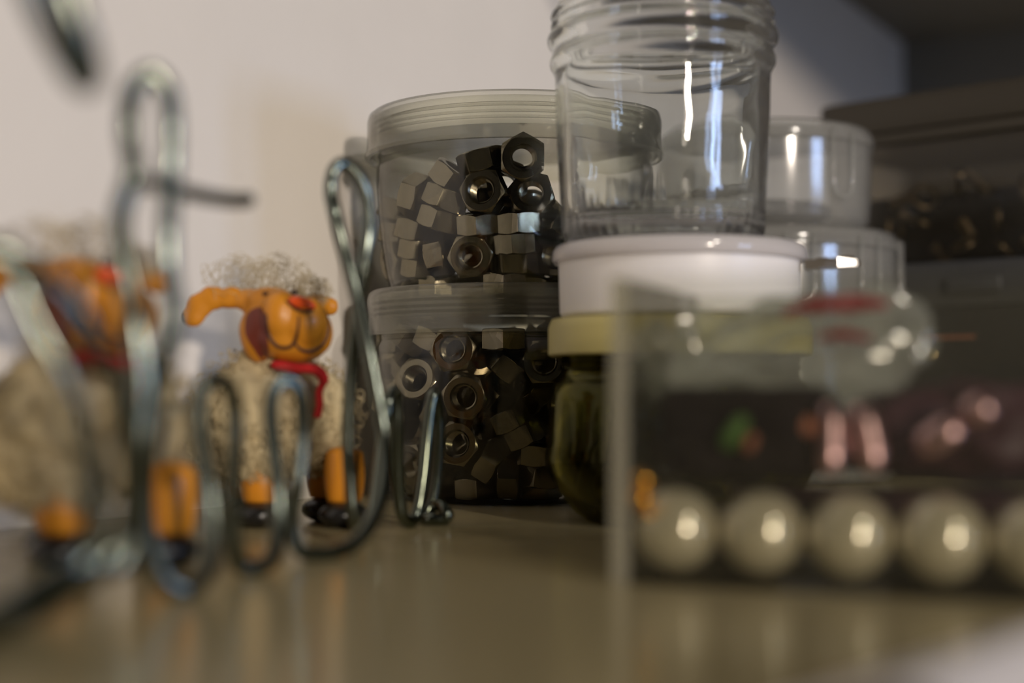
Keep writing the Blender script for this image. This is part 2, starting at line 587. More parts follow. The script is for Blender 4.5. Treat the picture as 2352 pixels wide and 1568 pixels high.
lower = [
 (1045, 804, (-0.18, 0.05, 1), (0.8, 0.6, 0), 0, 'forward-facing nut with bright threads at the top of the lower jar, under its lid'),
 (963, 875, (-0.38, 0.25, 0.9), (0.95, 0.3, 0), 0, 'wide open nut tilted up to the left in the left half of the lower jar'),
 (898, 856, (-0.62, 0.1, 0.76), (1, 0.1, 0), 0, 'leftmost upper nut of the lower jar, its ring turned to the left'),
 (1070, 911, (-0.16, -0.05, 1), (0.95, 0.32, 0), 0, 'forward-facing nut in the centre of the lower jar with a row of glinting threads'),
 (1056, 1020, (-0.30, 0.1, 0.95), (0.17, 0.98, 0), 0, 'forward-facing nut right below the central one of the lower jar'),
 (953, 1064, (-0.55, -0.12, 0.8), (0.85, 0.5, 0), 0, 'nut with an oval golden-edged ring in the lower left of the lower jar'),
 (922, 960, (-0.80, 0.08, 0.5), (0.1, 1, 0), 0, 'nut on edge behind the wire, dark flank to the right, lower jar'),
 (950, 787, (0.50, 0.75, 0.1), (0, -0.1, 1), 1, 'nut with a pale pointed facet high on the left of the lower jar'),
 (1161, 847, (0.66, 0.75, 0), (0, -0.1, 1), 0, 'nut showing one square face stood on its corner, upper right of the lower jar'),
 (1235, 905, (-0.70, 0.65, 0.1), (0.25, 0.2, 0.95), 1, 'dark nut below right of the square face stood on its corner, lower jar'),
 (1163, 967, (-0.38, 0.9, 0), (-0.1, 0, 1), 0, 'upper one of two small square faces tilted alike, right half of the lower jar'),
 (1195, 1004, (-0.42, 0.9, 0), (-0.1, 0, 1), 0, 'lower one of two small square faces tilted alike, right half of the lower jar'),
 (1127, 1062, (0.82, -0.52, 0.1), (-0.25, -0.40, 0.85), 0, 'nut on edge with two faces meeting at a bright slanting line, lower jar'),
 (1170, 1106, (1, -0.03, 0.1), (0, -0.52, 0.85), 0, 'dark nut on edge, level bright line between its faces, bottom of the lower jar'),
 (1090, 1135, (-0.04, 1, 0.05), (-0.42, 0, 0.93), 0, 'flat lying nut with one lit face on the bottom of the lower jar'),
 (1228, 1040, (0.05, 1, 0.1), (-0.1, 0, 1), 1, 'very dark upright nut at the right of the lower jar beside the olive glass jar'),
 (1240, 1090, (0.1, 1, 0.1), (0.3, 0, 1), 1, 'very dark nut second from the bottom beside the olive glass jar'),
 (1240, 1137, (0, 1, 0.1), (-0.3, 0, 1), 1, 'very dark bottom nut beside the olive glass jar'),
 (1252, 833, (-0.12, 0.1, 1), (0.85, 0.5, 0), 0, 'dark forward-facing nut beside the cream lid of the olive jar'),
 (1157, 780, (0, 1, 0), (-0.52, 0, 0.85), 0, 'flat lying nut with one lit face under the lid of the lower jar'),
 (1050, 810, (0.2, 0.9, 0.2), (0.3, 0.1, 0.9), 9, 'nut seen dark through the hole of the topmost forward-facing nut, lower jar'),
 (1256, 838, (0.2, 0.8, 0.3), (0.3, 0.1, 0.9), 9, 'nut hidden in shade behind the forward-facing nut by the cream lid'),
 (893, 925, (0.2, 0.9, 0.2), (-0.5, 0.1, 0.8), 4, 'shaded nut against the left wall of the lower jar between two ring-shaped ones'),
 (905, 1020, (0.1, 0.9, 0.3), (-0.4, 0.1, 0.8), 5, 'shaded nut at the left wall of the lower jar above the oval golden-edged one'),
 (925, 1105, (0.2, 0.9, -0.2), (-0.2, 0.1, 0.9), 4, 'shaded nut near the left foot of the lower jar beneath the oval golden-edged one'),
 (1010, 950, (0.4, 0.8, 0.2), (-0.2, 0.1, 0.9), 8, 'shaded nut behind the gap left of the central nut, lower jar'),
 (1130, 905, (0.5, 0.7, 0.2), (-0.2, 0.1, 0.9), 8, 'shaded nut behind the gap right of the central nut, lower jar'),
 (1205, 800, (0.3, 0.9, 0.2), (-0.2, 0.1, 0.9), 7, 'shaded nut under the lid between the lit flat nut and the cream lid'),
 (1205, 1060, (0.7, 0.5, 0.3), (-0.2, 0.3, 0.9), 6, 'shaded nut below the two small tilted square faces, lower jar'),
 (1108, 822, (-0.2, 0.2, 0.9), (0.3, 0.9, 0), 9, 'nut showing only a thin rim behind the topmost forward-facing nut, lower jar'),
 (1018, 1098, (0.75, -0.35, 0.4), (-0.4, -0.1, 0.9), 2, 'dark nut on edge behind the end of the wire, low in the lower jar'),
 (948, 1138, (0.05, 1, 0), (0.5, 0, 0.9), 2, 'dark flat nut at the lower left foot of the lower jar'),
 (1002, 779, (0.35, 0.9, 0.2), (0.5, 0, 0.8), 4, 'nut with a bright sliver of edge left of the topmost forward-facing nut, lower jar'),
 (898, 790, (0.1, 1, 0), (-0.4, 0, 0.9), 3, 'nut under the lid at the upper left edge of the lower jar'),
]
MINI = [(3.2 * math.cos(k * math.pi / 3), 3.2 * math.sin(k * math.pi / 3), 0) for k in range(6)]
SR = 2.55


def inner_r(z):            # inner radius of the jar at height z above its foot
    pts = [(1.2, 28.4), (6, 32.2), (18, 35.0), (36, 36.3), (50, 36.1)]
    if z <= pts[0][0]:
        return pts[0][1]
    for (z0, r0), (z1, r1) in zip(pts, pts[1:]):
        if z <= z1:
            return r0 + (r1 - r0) * (z - z0) / (z1 - z0)
    return pts[-1][1]


def settle(rows, z0, zmin, zmax, nfill, seed):
    rnd = random.Random(seed)
    pos, rot, fixed, labels = [], [], [], []
    for px, py, A, Fv, ex, lab in rows:
        R = frame(A, Fv)
        # furthest forward the nut can stand at this pixel
        d = 345.0
        while d < 400:
            p = P(px, py, d) / MM
            ok = True
            for m in MINI:
                q = p + R @ Vector(m)
                rr = math.hypot(q.x - JC[0], q.y - JC[1])
                if rr + SR > inner_r(q.z - z0) + 0.2 and q.y < JC[1]:
                    ok = False
                    break
            if ok:
                break
            d += 0.25
        p = P(px, py, d + ex) / MM
        pos.append(np.array(p))
        rot.append(R)
        fixed.append(True)
        labels.append(lab)
    cnt, tries = 0, 0
    while cnt < nfill and tries < 90000:
        tries += 1
        z = rnd.uniform(zmin, zmax)
        a = rnd.uniform(0, 2 * math.pi)
        r = math.sqrt(rnd.random()) * (inner_r(z - z0) - 6.4)
        x, y = JC[0] + r * math.cos(a), JC[1] + r * math.sin(a)
        # the pile slopes down towards the left
        top = zmax if z0 == 0 else z0 + 22 + 14 * (x - JC[0] + 30) / 60.0
        if z0 > 0 and x - JC[0] > 5:
            top = z0 + 29 - 20 * min(1, (x - JC[0] - 5) / 16.0)
        if z > min(top, zmax + 2):
            continue
        p = np.array((x, y, z))
        if all(np.linalg.norm(p - q) > 8.9 for q in pos):
            pos.append(p)
            q = Quaternion((rnd.gauss(0, 1), rnd.gauss(0, 1), rnd.gauss(0, 1), rnd.gauss(0, 1))).normalized()
            rot.append(q.to_matrix())
            fixed.append(False)
            labels.append(None)
            cnt += 1
    n = len(pos)
    pos = np.array(pos)
    home = pos.copy()
    off = np.array([[list(rot[i] @ Vector(m)) for m in MINI] for i in range(n)])   # n,6,3
    fx = np.array(fixed)
    wv = np.where(fx[:, None], np.array([[0.12, 1.0, 0.12]]), np.array([[1.0, 1.0, 1.0]]))
    for it in range(260):
        sp = (pos[:, None, :] + off).reshape(-1, 3)
        dlt = sp[:, None, :] - sp[None, :, :]
        dist = np.sqrt((dlt ** 2).sum(-1)) + 1e-9
        own = np.repeat(np.arange(n), 6)
        same = own[:, None] == own[None, :]
        pen = np.where(same, 0, np.maximum(0, 2 * SR - dist))
        push = (dlt / dist[..., None] * pen[..., None]).sum(1).reshape(n, 6, 3).sum(1) * 0.16
        # the filler nuts give way more than the ones in front
        pos = pos + np.clip(push * wv, -0.6, 0.6)
        pos[fx, 0] += (home[fx, 0] - pos[fx, 0]) * 0.15
        pos[fx, 2] += (home[fx, 2] - pos[fx, 2]) * 0.15
        for i in range(n):
            sp = pos[i] + off[i]
            ex_ = 0
            for q in sp:
                rr = math.hypot(q[0] - JC[0], q[1] - JC[1])
                lim = inner_r(q[2] - z0) - SR + 0.3
                if rr > lim:
                    e = rr - lim
                    if e > ex_:
                        ex_ = e
                        dirn = ((q[0] - JC[0]) / rr, (q[1] - JC[1]) / rr)
            if ex_ > 0:
                pos[i, 0] -= dirn[0] * ex_ * (0.12 if fx[i] else 1)
                pos[i, 1] -= dirn[1] * ex_
            lo = sp[:, 2].min() - SR
            if lo < z0 + 1.4:
                pos[i, 2] += z0 + 1.4 - lo
            hi = sp[:, 2].max() + SR
            if hi > z0 + 51.5:
                pos[i, 2] -= hi - (z0 + 51.5)
    return pos, rot, labels


nut_me = nut_mesh()


def put_nuts(rows, z0, zmin, zmax, nfill, seed, where, group):
    pos, rot, labels = settle(rows, z0, zmin, zmax, nfill, seed)
    for p, R, lab in zip(pos, rot, labels):
        o = bpy.data.objects.new('steel_hex_nut', nut_me)
        C.objects.link(o)
        o.matrix_world = Matrix.Translation(Vector(p) * MM) @ R.to_4x4()
        if lab is None:
            lab = 'steel hex nut buried inside the pile behind the front nuts ' + where
        tag(o, lab, 'nut', group)


put_nuts(upper, Z2, Z2 + 4.5, Z2 + 34, 50, 3, UP, 'hex nuts in the upper plastic jar')
put_nuts(lower, 0, 4.5, 43, 85, 5, LO, 'hex nuts in the lower plastic jar')


# ------------------------------------------------------------------ the two plastic screw-top jars
def ribs(a, z, r):
    return 0.12 if (math.degrees(a) % 30) < 2.5 and r > 39.3 else 0


def nut_jar(z0, label):
    t = empty('screw_top_jar', Vector((JC[0], JC[1], z0)) * MM, label, 'jar', 'plastic jars of hex nuts')
    KX = 0.945
    body = [(0.01, 0.0), (26, 0.0), (30.0, 0.6), (32.6, 2.2), (34.6, 6), (36.4, 12), (37.8, 20), (38.8, 28), (39.3, 36), (39.3, 40.5), (38.4, 42.2),
            (38.6, 43.4), (39.0, 44.0), (38.5, 45.0), (39.0, 46.6), (38.5, 47.6), (38.5, 52.8), (37.6, 52.8), (37.6, 43), (38.4, 40), (38.4, 36), (37.9, 28), (36.9, 20), (35.5, 12), (33.6, 6), (31.6, 2.8), (29, 1.5), (0.01, 1.2)]
    lathe_prof = [(r * KX, z) for r, z in body]
    obj('jar_body', lathe(lathe_prof, 128), M['jar'], t, angle=40)
    lid = [(0.01, 48.6), (36.6, 48.6), (37.4, 49.2), (38.2, 54.0), (39.2, 55.2), (40.6, 55.4), (41.6, 54.6), (42.0, 53.0), (42.0, 47.0), (42.2, 45.2), (42.7, 44.2), (42.3, 43.3), (41.2, 43.2), (40.6, 44.0), (41.0, 46.5), (41.0, 48.2),
           (40.0, 48.6), (41.1, 49.0), (41.1, 49.6), (40.0, 50.0), (41.1, 50.4), (41.1, 51.2), (40.0, 51.6), (41.1, 52.0), (40.8, 53.4), (39.8, 54.2), (38.9, 53.4), (37.9, 48.4), (37.0, 47.6), (0.01, 47.6)]
    obj('lid', lathe([(r * KX, z) for r, z in lid], 144, rfun=ribs), M['jar_lid'], t, angle=40)
    return t


nut_jar(0, 'lower clear plastic screw-top jar packed full of steel nuts, standing on the shelf')
nut_jar(Z2, 'upper clear plastic screw-top jar half full of steel nuts, stacked on the lower nut jar')

# ------------------------------------------------------------------ the stack in front: olive glass jar, white tub, empty glass jar
KC = (37.3, 330.0)

t = empty('lidded_glass_jar', Vector((KC[0], KC[1], 0)) * MM, 'squat olive-tinted glass jar with a cream lid, under the white tub beside the nut jars', 'jar')
prof = [(0.01, 0.8), (14, 0.6), (18, 0.0), (21, 0.4), (23.5, 2.2), (26.6, 6), (29.2, 11), (29.9, 14), (29.2, 18), (28.9, 26), (28.6, 29.0), (27.6, 30.6), (26.4, 31.4), (26.2, 33), (26.8, 33.8), (26.2, 34.8), (26.8, 35.6), (26.2, 36.6), (26.2, 42.6), (24.4, 42.6), (24.4, 31), (26.4, 28.6), (27.0, 20), (27.4, 13), (26.2, 9), (23.5, 5), (20, 3.2), (0.01, 2.6)]
obj('jar_body', lathe(prof, 112), M['glass_olive'], t, angle=50)
prof = [(0.01, 44.2), (27.6, 44.2), (28.4, 44.6), (28.9, 43.6), (29.2, 42.6), (29.2, 36.8), (28.6, 36.4), (27.6, 36.8), (27.6, 42.8), (0.01, 42.8)]
obj('lid', lathe(prof, 112), M['tan'], t, angle=40)

# black rings lying inside the olive jar
ring_bm = bmesh.new()
pts = [Vector((7.2 * math.cos(2 * math.pi * i / 40), 7.2 * math.sin(2 * math.pi * i / 40), 0)) * MM for i in range(40)]
sweep(ring_bm, pts, 1.9 * MM, 10, closed=True)
ring0 = None
rr = random.Random(4)
spots = [(-14.5, -12, 9, (-.45, .1, .9), 'black rubber ring leaning on the left wall inside the olive jar, its round edge lit'),
         (-9, -15, 17.0, (-.2, .8, .6), 'black rubber ring lying tilted on top of the leaning one inside the olive jar')]
for k in range(7):
    spots.append((rr.uniform(-5, 14), rr.uniform(-10, 12), 6.5 + k * 2.9, (rr.uniform(-.3, .3), .9, rr.uniform(-.3, .3)), 'black rubber ring in the heap deep inside the olive jar'))
for x, y, z, A, lab in spots:
    R = frame(A, (1, 0.2, 0.3))
    if ring0 is None:
        ring0 = obj('rubber_ring', ring_bm, M['rubber'])
        o = ring0
    else:
        o = ring0.copy()
        C.objects.link(o)
    o.matrix_world = Matrix.Translation(Vector((KC[0] + x, KC[1] + y, z)) * MM) @ R.to_4x4()
    tag(o, lab, 'ring', 'black rings in the olive glass jar')

# white tub
ZT = 44.9
t = empty('white_tub', Vector((KC[0], KC[1], ZT)) * MM, 'round white plastic tub with clear snap lid, under the empty glass jar', 'tub')
prof = [(0.01, 0), (25.4, 0), (26.2, 0.4), (26.6, 1.2), (26.9, 12.6), (26.0, 12.6), (25.6, 1.4), (0.01, 1.2)]
obj('tub_body', lathe(prof, 112), M['white'], t, angle=40)
prof = [(0.01, 14.6), (25.6, 14.6), (26.0, 15.9), (26.8, 16.1), (27.7, 15.7), (28.3, 14.6), (28.4, 12.9), (28.0, 12.3), (27.4, 12.5), (27.5, 14.2), (26.6, 14.9), (26.0, 14.0), (25.2, 13.8), (0.01, 13.8)]
obj('lid', lathe(prof, 112), clear_plastic('snap_lid_plastic', (0.9, 0.9, 0.9), 0.75, (0.92, 0.89, 0.89), 0.12, 1.5), t, angle=40)
# the clear tab sticking out to the right
bm = bmesh.new()
tabM = Matrix.Translation(Vector((27.2, -8.0, 10.2)) * MM) @ Matrix.Rotation(math.radians(-14), 4, 'Z') @ Matrix.Rotation(math.radians(-3), 4, 'Y')
out = [(-0.5, -3.4), (6.6, -2.6), (10.6, -1.2), (11.2, 0.6), (7.0, 2.8), (-0.5, 3.6)]
lo_ = [bm.verts.new(tabM @ (Vector((x, y, 0)) * MM)) for x, y in out]
hi_ = [bm.verts.new(tabM @ (Vector((x, y, 2.0 if x < 8 else 1.4)) * MM)) for x, y in out]
for i in range(6):
    bm.faces.new((lo_[i], lo_[(i + 1) % 6], hi_[(i + 1) % 6], hi_[i]))
bm.faces.new(lo_[::-1])
bm.faces.new(hi_)
for x in (3.2, 8.6):
    pts = [tabM @ (Vector((x + 1.1 * math.cos(a), 1.1 * math.sin(a) - .3, 2.1)) * MM) for a in [2 * math.pi * i / 16 for i in range(16)]]
    sweep(bm, pts, 0.35 * MM, 6, closed=True)
tab_bm = bm
tab = obj('lid_tab', tab_bm, clear_plastic('tab_plastic', (0.6, 0.56, 0.5), 0.55, (0.34, 0.30, 0.25), 0.1, 1.8), t, smooth=False)
tag(tab, 'clear plastic tab with two small holes')

# empty glass jar
ZG = 61.0
GC = (33.6, 329.0)
gt = empty('empty_glass_jar', Vector((GC[0], GC[1], ZG)) * MM, 'empty clear glass jar without a lid, standing on top of the white tub', 'jar')
rows_o = []
z = 0.0
outp = [(0.01, 0.9), (15, 0.8), (19, 0.0), (20.6, 0.2), (21.7, 1.4), (22.2, 3.0), (22.7, 8), (23.1, 14), (23.5, 22), (23.8, 30), (23.9, 35), (24.0, 37.8), (24.5, 39.0), (25.1, 40.0), (25.2, 41.2), (24.7, 42.4), (24.4, 43.2),
        (24.9, 44.0), (25.6, 45.0), (25.8, 46.0), (25.5, 47.0), (24.7, 47.9)]
zz = 48.3
while zz < 52.6:
    outp.append((24.1, zz))
    zz += 0.3
outp += [(24.1, 52.8), (23.8, 53.6), (23.0, 54.0), (22.3, 53.5), (22.1, 52.4)]
inp = [(22.1, 46), (22.3, 42.4), (22.1, 38), (21.7, 34), (21.6, 30), (21.4, 22), (21.0, 14), (20.5, 8), (19.8, 5.2), (18, 3.6), (12, 3.0), (0.01, 3.2)]


def glass_r(a, z, r):
    d = 0.0
    if z > 48.0 and z < 52.7 and r > 24.05 and r < 24.15:
        # two screw threads climbing round the neck
        for off in (0, math.pi):
            aa = (a + off + 0.9) % (2 * math.pi)
            zc = 48.4 + 4.6 * aa / (2 * math.pi)
            if aa < math.pi * 1.55:
                d = max(d, 0.9 * math.exp(-((z - zc) / 0.62) ** 2) * min(1, aa * 4) * min(1, (math.pi * 1.55 - aa) * 4))
    if 0.9 < z < 3.5 and r > 21:
        d += 0.32 * max(0, math.cos(a * 52)) ** 4
    if 15 < z < 33 and r < 22:
        d += 0.10 * math.sin(3 * a + z * 0.35) + 0.06 * math.sin(7 * a - z * 0.6)
    return d


obj('jar_body', lathe(outp + inp, 208, rfun=glass_r), M['glass'], gt, angle=60)
# ------------------------------------------------------------------ the spring-like wire
def wpts(rows):
    out = []
    for x, y, d in rows:
        if d < 215:
            f = min(1.0, max(0.0, (1400 - y) / 300.0))
            d += ((215 - (215 - d) * 0.85) - d) * f * f * (3 - 2 * f)
        p = P(x, y, d)
        p.z = max(p.z, 0.0013)
        out.append(p)
    return out


wire_rows = [
 # end curl on the shelf, far right
 (988, 1168, 321), (1008, 1158, 320), (1026, 1178, 318), (1020, 1203, 318), (990, 1206, 318), (974, 1188, 320), (992, 1150, 321), (1003, 1090, 321),
 (1008, 1000, 320), (1006, 945, 319), (998, 905, 317), (988, 945, 316), (981, 1010, 315), (972, 1100, 314), (958, 1178, 313),
 (940, 1206, 311), (922, 1175, 309), (914, 1090, 307), (914, 990, 305), (912, 925, 304), (905, 900, 303), (892, 930, 301), (880, 1010, 300), (868, 1110, 298), (856, 1180, 296),
 (838, 1222, 293), (815, 1190, 289), (806, 1110, 288),
 # second upright loop
 (800, 1000, 287), (806, 880, 286), (815, 780, 285), (824, 690, 284), (838, 600, 283), (848, 520, 283), (842, 450, 282), (820, 400, 281), (790, 376, 280), (768, 392, 279), (760, 440, 279), (772, 500, 278), (796, 590, 278), (822, 690, 277),
 (846, 800, 276), (868, 910, 274), (884, 1010, 272), (884, 1100, 268), (862, 1180, 263), (820, 1242, 257), (770, 1284, 253), (720, 1290, 250), (684, 1256, 248), (672, 1190, 247), (684, 1110, 246), (694, 1010, 246), (694, 930, 245),
 (682, 890, 244), (656, 872, 243), (632, 892, 242), (622, 940, 241), (628, 1020, 240), (638, 1110, 239), (640, 1200, 237), (626, 1280, 234), (586, 1330, 231), (546, 1290, 229), (534, 1210, 227), (536, 1120, 226), (540, 1020, 225), (538, 930, 224),
 (524, 885, 222), (495, 868, 220), (468, 886, 218), (458, 935, 217), (464, 1010, 216), (478, 1110, 215), (488, 1210, 213), (476, 1310, 210), (432, 1388, 206), (380, 1330, 204), (346, 1240, 202), (336, 1140, 200), (344, 1030, 199), (364, 900, 198), (388, 790, 197),
 (398, 700, 197), (388, 620, 196), (386, 520, 196), (392, 400, 195), (394, 290, 195), (384, 210, 194), (345, 170, 193), (304, 210, 192), (294, 300, 191), (306, 380, 190), (296, 430, 189), (276, 500, 188), (284, 600, 187), (310, 720, 186), (330, 870, 186),
 (326, 1000, 186), (314, 1120, 187), (306, 1220, 189), (284, 1292, 190),
 # long bend towards the camera, low on the left
 (230, 1310, 188), (170, 1350, 184), (90, 1400, 179), (0, 1440, 174), (-100, 1430, 170), (-170, 1300, 167), (-200, 1050, 165), (-190, 800, 164), (-150, 640, 164), (-60, 560, 165), (20, 610, 166), (80, 740, 167), (140, 850, 168), (180, 960, 170), (208, 1080, 172), (222, 1200, 175), (200, 1280, 178), (120, 1330, 176), (20, 1390, 172), (-90, 1440, 168), (-220, 1400, 163), (-280, 1200, 160), (-290, 900, 158),
 (-240, 660, 157), (-120, 560, 158), (20, 590, 160), (130, 660, 163), (210, 760, 166), (262, 870, 170), (290, 980, 173), (300, 1080, 177), (296, 1180, 181), (262, 1262, 184), (180, 1330, 182), (60, 1410, 172), (-60, 1425, 162), (-260, 1420, 152), (-330, 1100, 148), (-330, 600, 146), (-280, 200, 145), (-160, -60, 144), (-40, -160, 144), (50, -70, 145), (96, 30, 147), (138, 110, 150), (172, 168, 152), (200, 190, 153), (206, 160, 152), (190, 90, 150), (162, 10, 149), (122, -80, 148)]
pts = catmull(wpts(wire_rows), 6)
bm = bmesh.new()
sweep(bm, pts, 1.4 * MM, 12)
wr = empty('wire_zigzag', P(700, 1285, 250), 'grey-green metal wire bent into a zigzag with tall loops on the left', 'wire')
o = obj('zigzag_wire', bm, M['wire'], wr)
o.matrix_parent_inverse = Matrix.Translation(-wr.location)
# a short length sticking out sideways where the tallest loop is pinched
bm = bmesh.new()
sweep(bm, catmull(wpts([(300, 425, 192), (330, 418, 197), (380, 430, 205), (440, 444, 213), (500, 455, 221), (545, 460, 227), (572, 458, 230)]), 6), 1.15 * MM, 12)
o = obj('side_prong', bm, M['wire'], wr)
o.matrix_parent_inverse = Matrix.Translation(-wr.location)
# ------------------------------------------------------------------ sheep figurines
def remeshed(bm, voxel, smooth_it=6):
    me = bpy.data.meshes.new('tmp')
    bm.to_mesh(me)
    bm.free()
    o = bpy.data.objects.new('tmp', me)
    C.objects.link(o)
    m = o.modifiers.new('r', 'REMESH')
    m.mode = 'VOXEL'
    m.voxel_size = voxel
    s = o.modifiers.new('s', 'SMOOTH')
    s.iterations = smooth_it
    s.factor = 0.6
    dg = bpy.context.evaluated_depsgraph_get()
    dg.update()
    me2 = bpy.data.meshes.new_from_object(o.evaluated_get(dg))
    bpy.data.objects.remove(o)
    return me2


DS = 318.0
BASE = P(680, 1190, DS)
BASE.z = 0.0
U = DS / F          # mm per pixel at the sheep


def q(px, py, w=0.0):         # pixel beside the first sheep -> its local metres; w mm towards the camera
    p = P(px, py, DS) - BASE
    p.y -= w * MM
    return p


sheep = empty('sheep_figurine', BASE, 'sheep figurine with clearly visible orange face and mouth line, nearer the nut jars', 'figurine', 'sheep figurines')
bm = bmesh.new()
for px, py, wv, rx, ry, rz, ang in [
    (612, 742, 1.0, 52, 62, 60, 0), (655, 730, 5.5, 46, 62, 50, 8), (710, 744, 5.5, 50, 60, 50, -5), (672, 785, 2.5, 82, 50, 66, -10), (735, 765, 1.5, 32, 50, 44, 0),
    (588, 775, 1.5, 34, 62, 44, 14), (628, 694, 2.0, 60, 34, 46, -6), (575, 690, 0.5, 40, 28, 26, 0), (530, 684, 0.5, 34, 27, 18, 10), (490, 684, 0.5, 34, 29, 16, -20), (460, 702, 0.5, 32, 30, 14, -40), (446, 726, 0.5, 27, 28, 13, -60)]:
    R = Matrix.Rotation(math.radians(-ang), 3, 'Y')
    ico(bm, q(px, py, wv), (rx * U * MM, rz * U * MM, ry * U * MM), 3, R)
# the far ear, mostly behind the head
for px, py, wv, rx, ry, rz in [(720, 690, -5, 30, 22, 22), (748, 700, -6.5, 24, 24, 14)]:
    ico(bm, q(px, py, wv), (rx * U * MM, rz * U * MM, ry * U * MM), 3)
head_me = remeshed(bm, 0.0006, 5)
bvh = BVHTree.FromPolygons([v.co.copy() for v in head_me.vertices], [tuple(p.vertices) for p in head_me.polygons])
head = obj('head', head_me, M['orange'], sheep)


def on_head(px, py, lift=0.0):
    o_ = (Vector((0, 0, EYE * MM)) - BASE)
    d = (q(px, py) - o_).normalized()
    h = bvh.ray_cast(o_, d)
    if h[0] is None:
        return None
    return h[0] + h[1] * lift


def stroke(name, rows, r, m, parent, lift=0.0):
    ps = []
    c = catmull([Vector((a, b, 0)) for a, b in rows], 8)
    for v in c:
        h = on_head(v.x, v.y, lift)
        if h:
            ps.append(h)
    bm = bmesh.new()
    n = len(ps)
    rad = [r * (0.45 + 0.55 * min(1, 4 * min(i, n - 1 - i) / n)) for i in range(n)]
    sweep(bm, ps, rad, 8)
    return obj(name, bm, m, parent)


tag(stroke('mouth_line', [(612, 720), (614, 750), (622, 778), (640, 796), (664, 797), (676, 785), (684, 760), (687, 725)], 0.42 * MM, M['line'], head), 'brown painted mouth curve')
tag(stroke('mouth_line', [(676, 785), (690, 802), (712, 806), (738, 794), (752, 770), (754, 740), (746, 712)], 0.42 * MM, M['line'], head), 'brown painted mouth curve')
tag(stroke('nose_line', [(655, 690), (676, 707), (698, 716), (722, 711)], 0.40 * MM, M['line'], head), 'brown line under the nose')
bm = bmesh.new()
h = on_head(694, 696)
nr = Matrix.Rotation(math.radians(16), 3, 'Y')
ico(bm, h, (3.0 * MM, 1.3 * MM, 1.35 * MM), 3, nr)
tag(obj('nose', bm, M['nose'], head), 'red-orange oval nose')
for px, py in ((610, 675), (682, 674)):
    h = on_head(px, py) or q(px, py, 4)
    bm = bmesh.new()
    ico(bm, h, (0.75 * MM, 0.7 * MM, 0.55 * MM), 2)
    tag(obj('eye', bm, M['line'], head), 'small dark eye')
# dark red cheek hollow, its shadow painted in as colour, and the painted edge of the ear
c = [(578, 712), (600, 706), (612, 730), (614, 770), (618, 810), (604, 828), (582, 800), (564, 765), (566, 730)]
bm = bmesh.new()
ctr = on_head(592, 765, 0.10 * MM)
ring = [on_head(x, y, 0.10 * MM) for x, y in [(v.x, v.y) for v in catmull([Vector((a, b, 0)) for a, b in c], 5, True)]]
rings = []
for f in (1.0, 0.8, 0.6, 0.4, 0.2):
    rg = []
    for i, v in enumerate([(v.x, v.y) for v in catmull([Vector((a, b, 0)) for a, b in c], 5, True)]):
        x = 592 + (v[0] - 592) * f
        y = 765 + (v[1] - 765) * f
        hh = on_head(x, y, 0.12 * MM) or ctr
        rg.append(bm.verts.new(hh))
    rings.append(rg)
cv = bm.verts.new(ctr)
for a, b in zip(rings, rings[1:]):
    for i in range(len(a)):
        j = (i + 1) % len(a)
        bm.faces.new((a[i], a[j], b[j], b[i]))
for i in range(len(rings[-1])):
    bm.faces.new((rings[-1][i], rings[-1][(i + 1) % len(rings[-1])], cv))
tag(obj('cheek', bm, M['cheek_shade'], head), 'dark russet cheek patch with painted-in shade')
tag(stroke('ear_edge', [(424, 700), (424, 735), (440, 755), (462, 752), (486, 736), (510, 728), (536, 732)], 0.38 * MM, M['line'], head), 'brown edge under the ear')


def fleece(name, blobs, ncurl, seed, parent, curl=(1.2, 2.6), rad=0.16, core=True):
    rnd = random.Random(seed)
    bm = bmesh.new()
    for (cx, cy, cw, rx, ry, rz) in blobs:
        c0 = q(cx, cy, cw)
        if core:
            vs = ico(bm, c0, (rx * U * MM * .86, rz * U * MM * .93, ry * U * MM * .93), 4)
            for v in vs:
                d = (v.co - c0)
                k = 1 + 0.22 * noise.noise(v.co * 350) + 0.12 * noise.noise(v.co * 900)
                v.co = c0 + d * k
        for _ in range(int(ncurl)):
            th, ph = rnd.uniform(0, 2 * math.pi), math.acos(rnd.uniform(-1, 1))
            n = Vector((math.sin(ph) * math.cos(th), math.sin(ph) * math.sin(th), math.cos(ph)))
            p = c0 + Vector((n.x * rx, n.y * rz, n.z * ry)) * U * MM * rnd.uniform(0.82, 1.08)
            a = n.cross(Vector((rnd.gauss(0, 1), rnd.gauss(0, 1), rnd.gauss(0, 1)))).normalized()
            b = n.cross(a)
            b = (b * .8 + n * .7).normalized()
            cr = rnd.uniform(*curl) * MM
            st, ln = rnd.uniform(0, 6), rnd.uniform(3.0, 6.5)
            pp = [p + a * math.cos(st + ln * k / 9) * cr * (1 - .04 * k) + b * math.sin(st + ln * k / 9) * cr * (1 - .04 * k) + n * k * 0.09 * MM for k in range(10)]
            for x in pp:
                if (x.z + BASE.z) < 0.0004:
                    x.z = 0.0004 - BASE.z
            sweep(bm, pp, rad * MM, 4)
    o = obj(name, bm, M['wool'], parent)
    return o


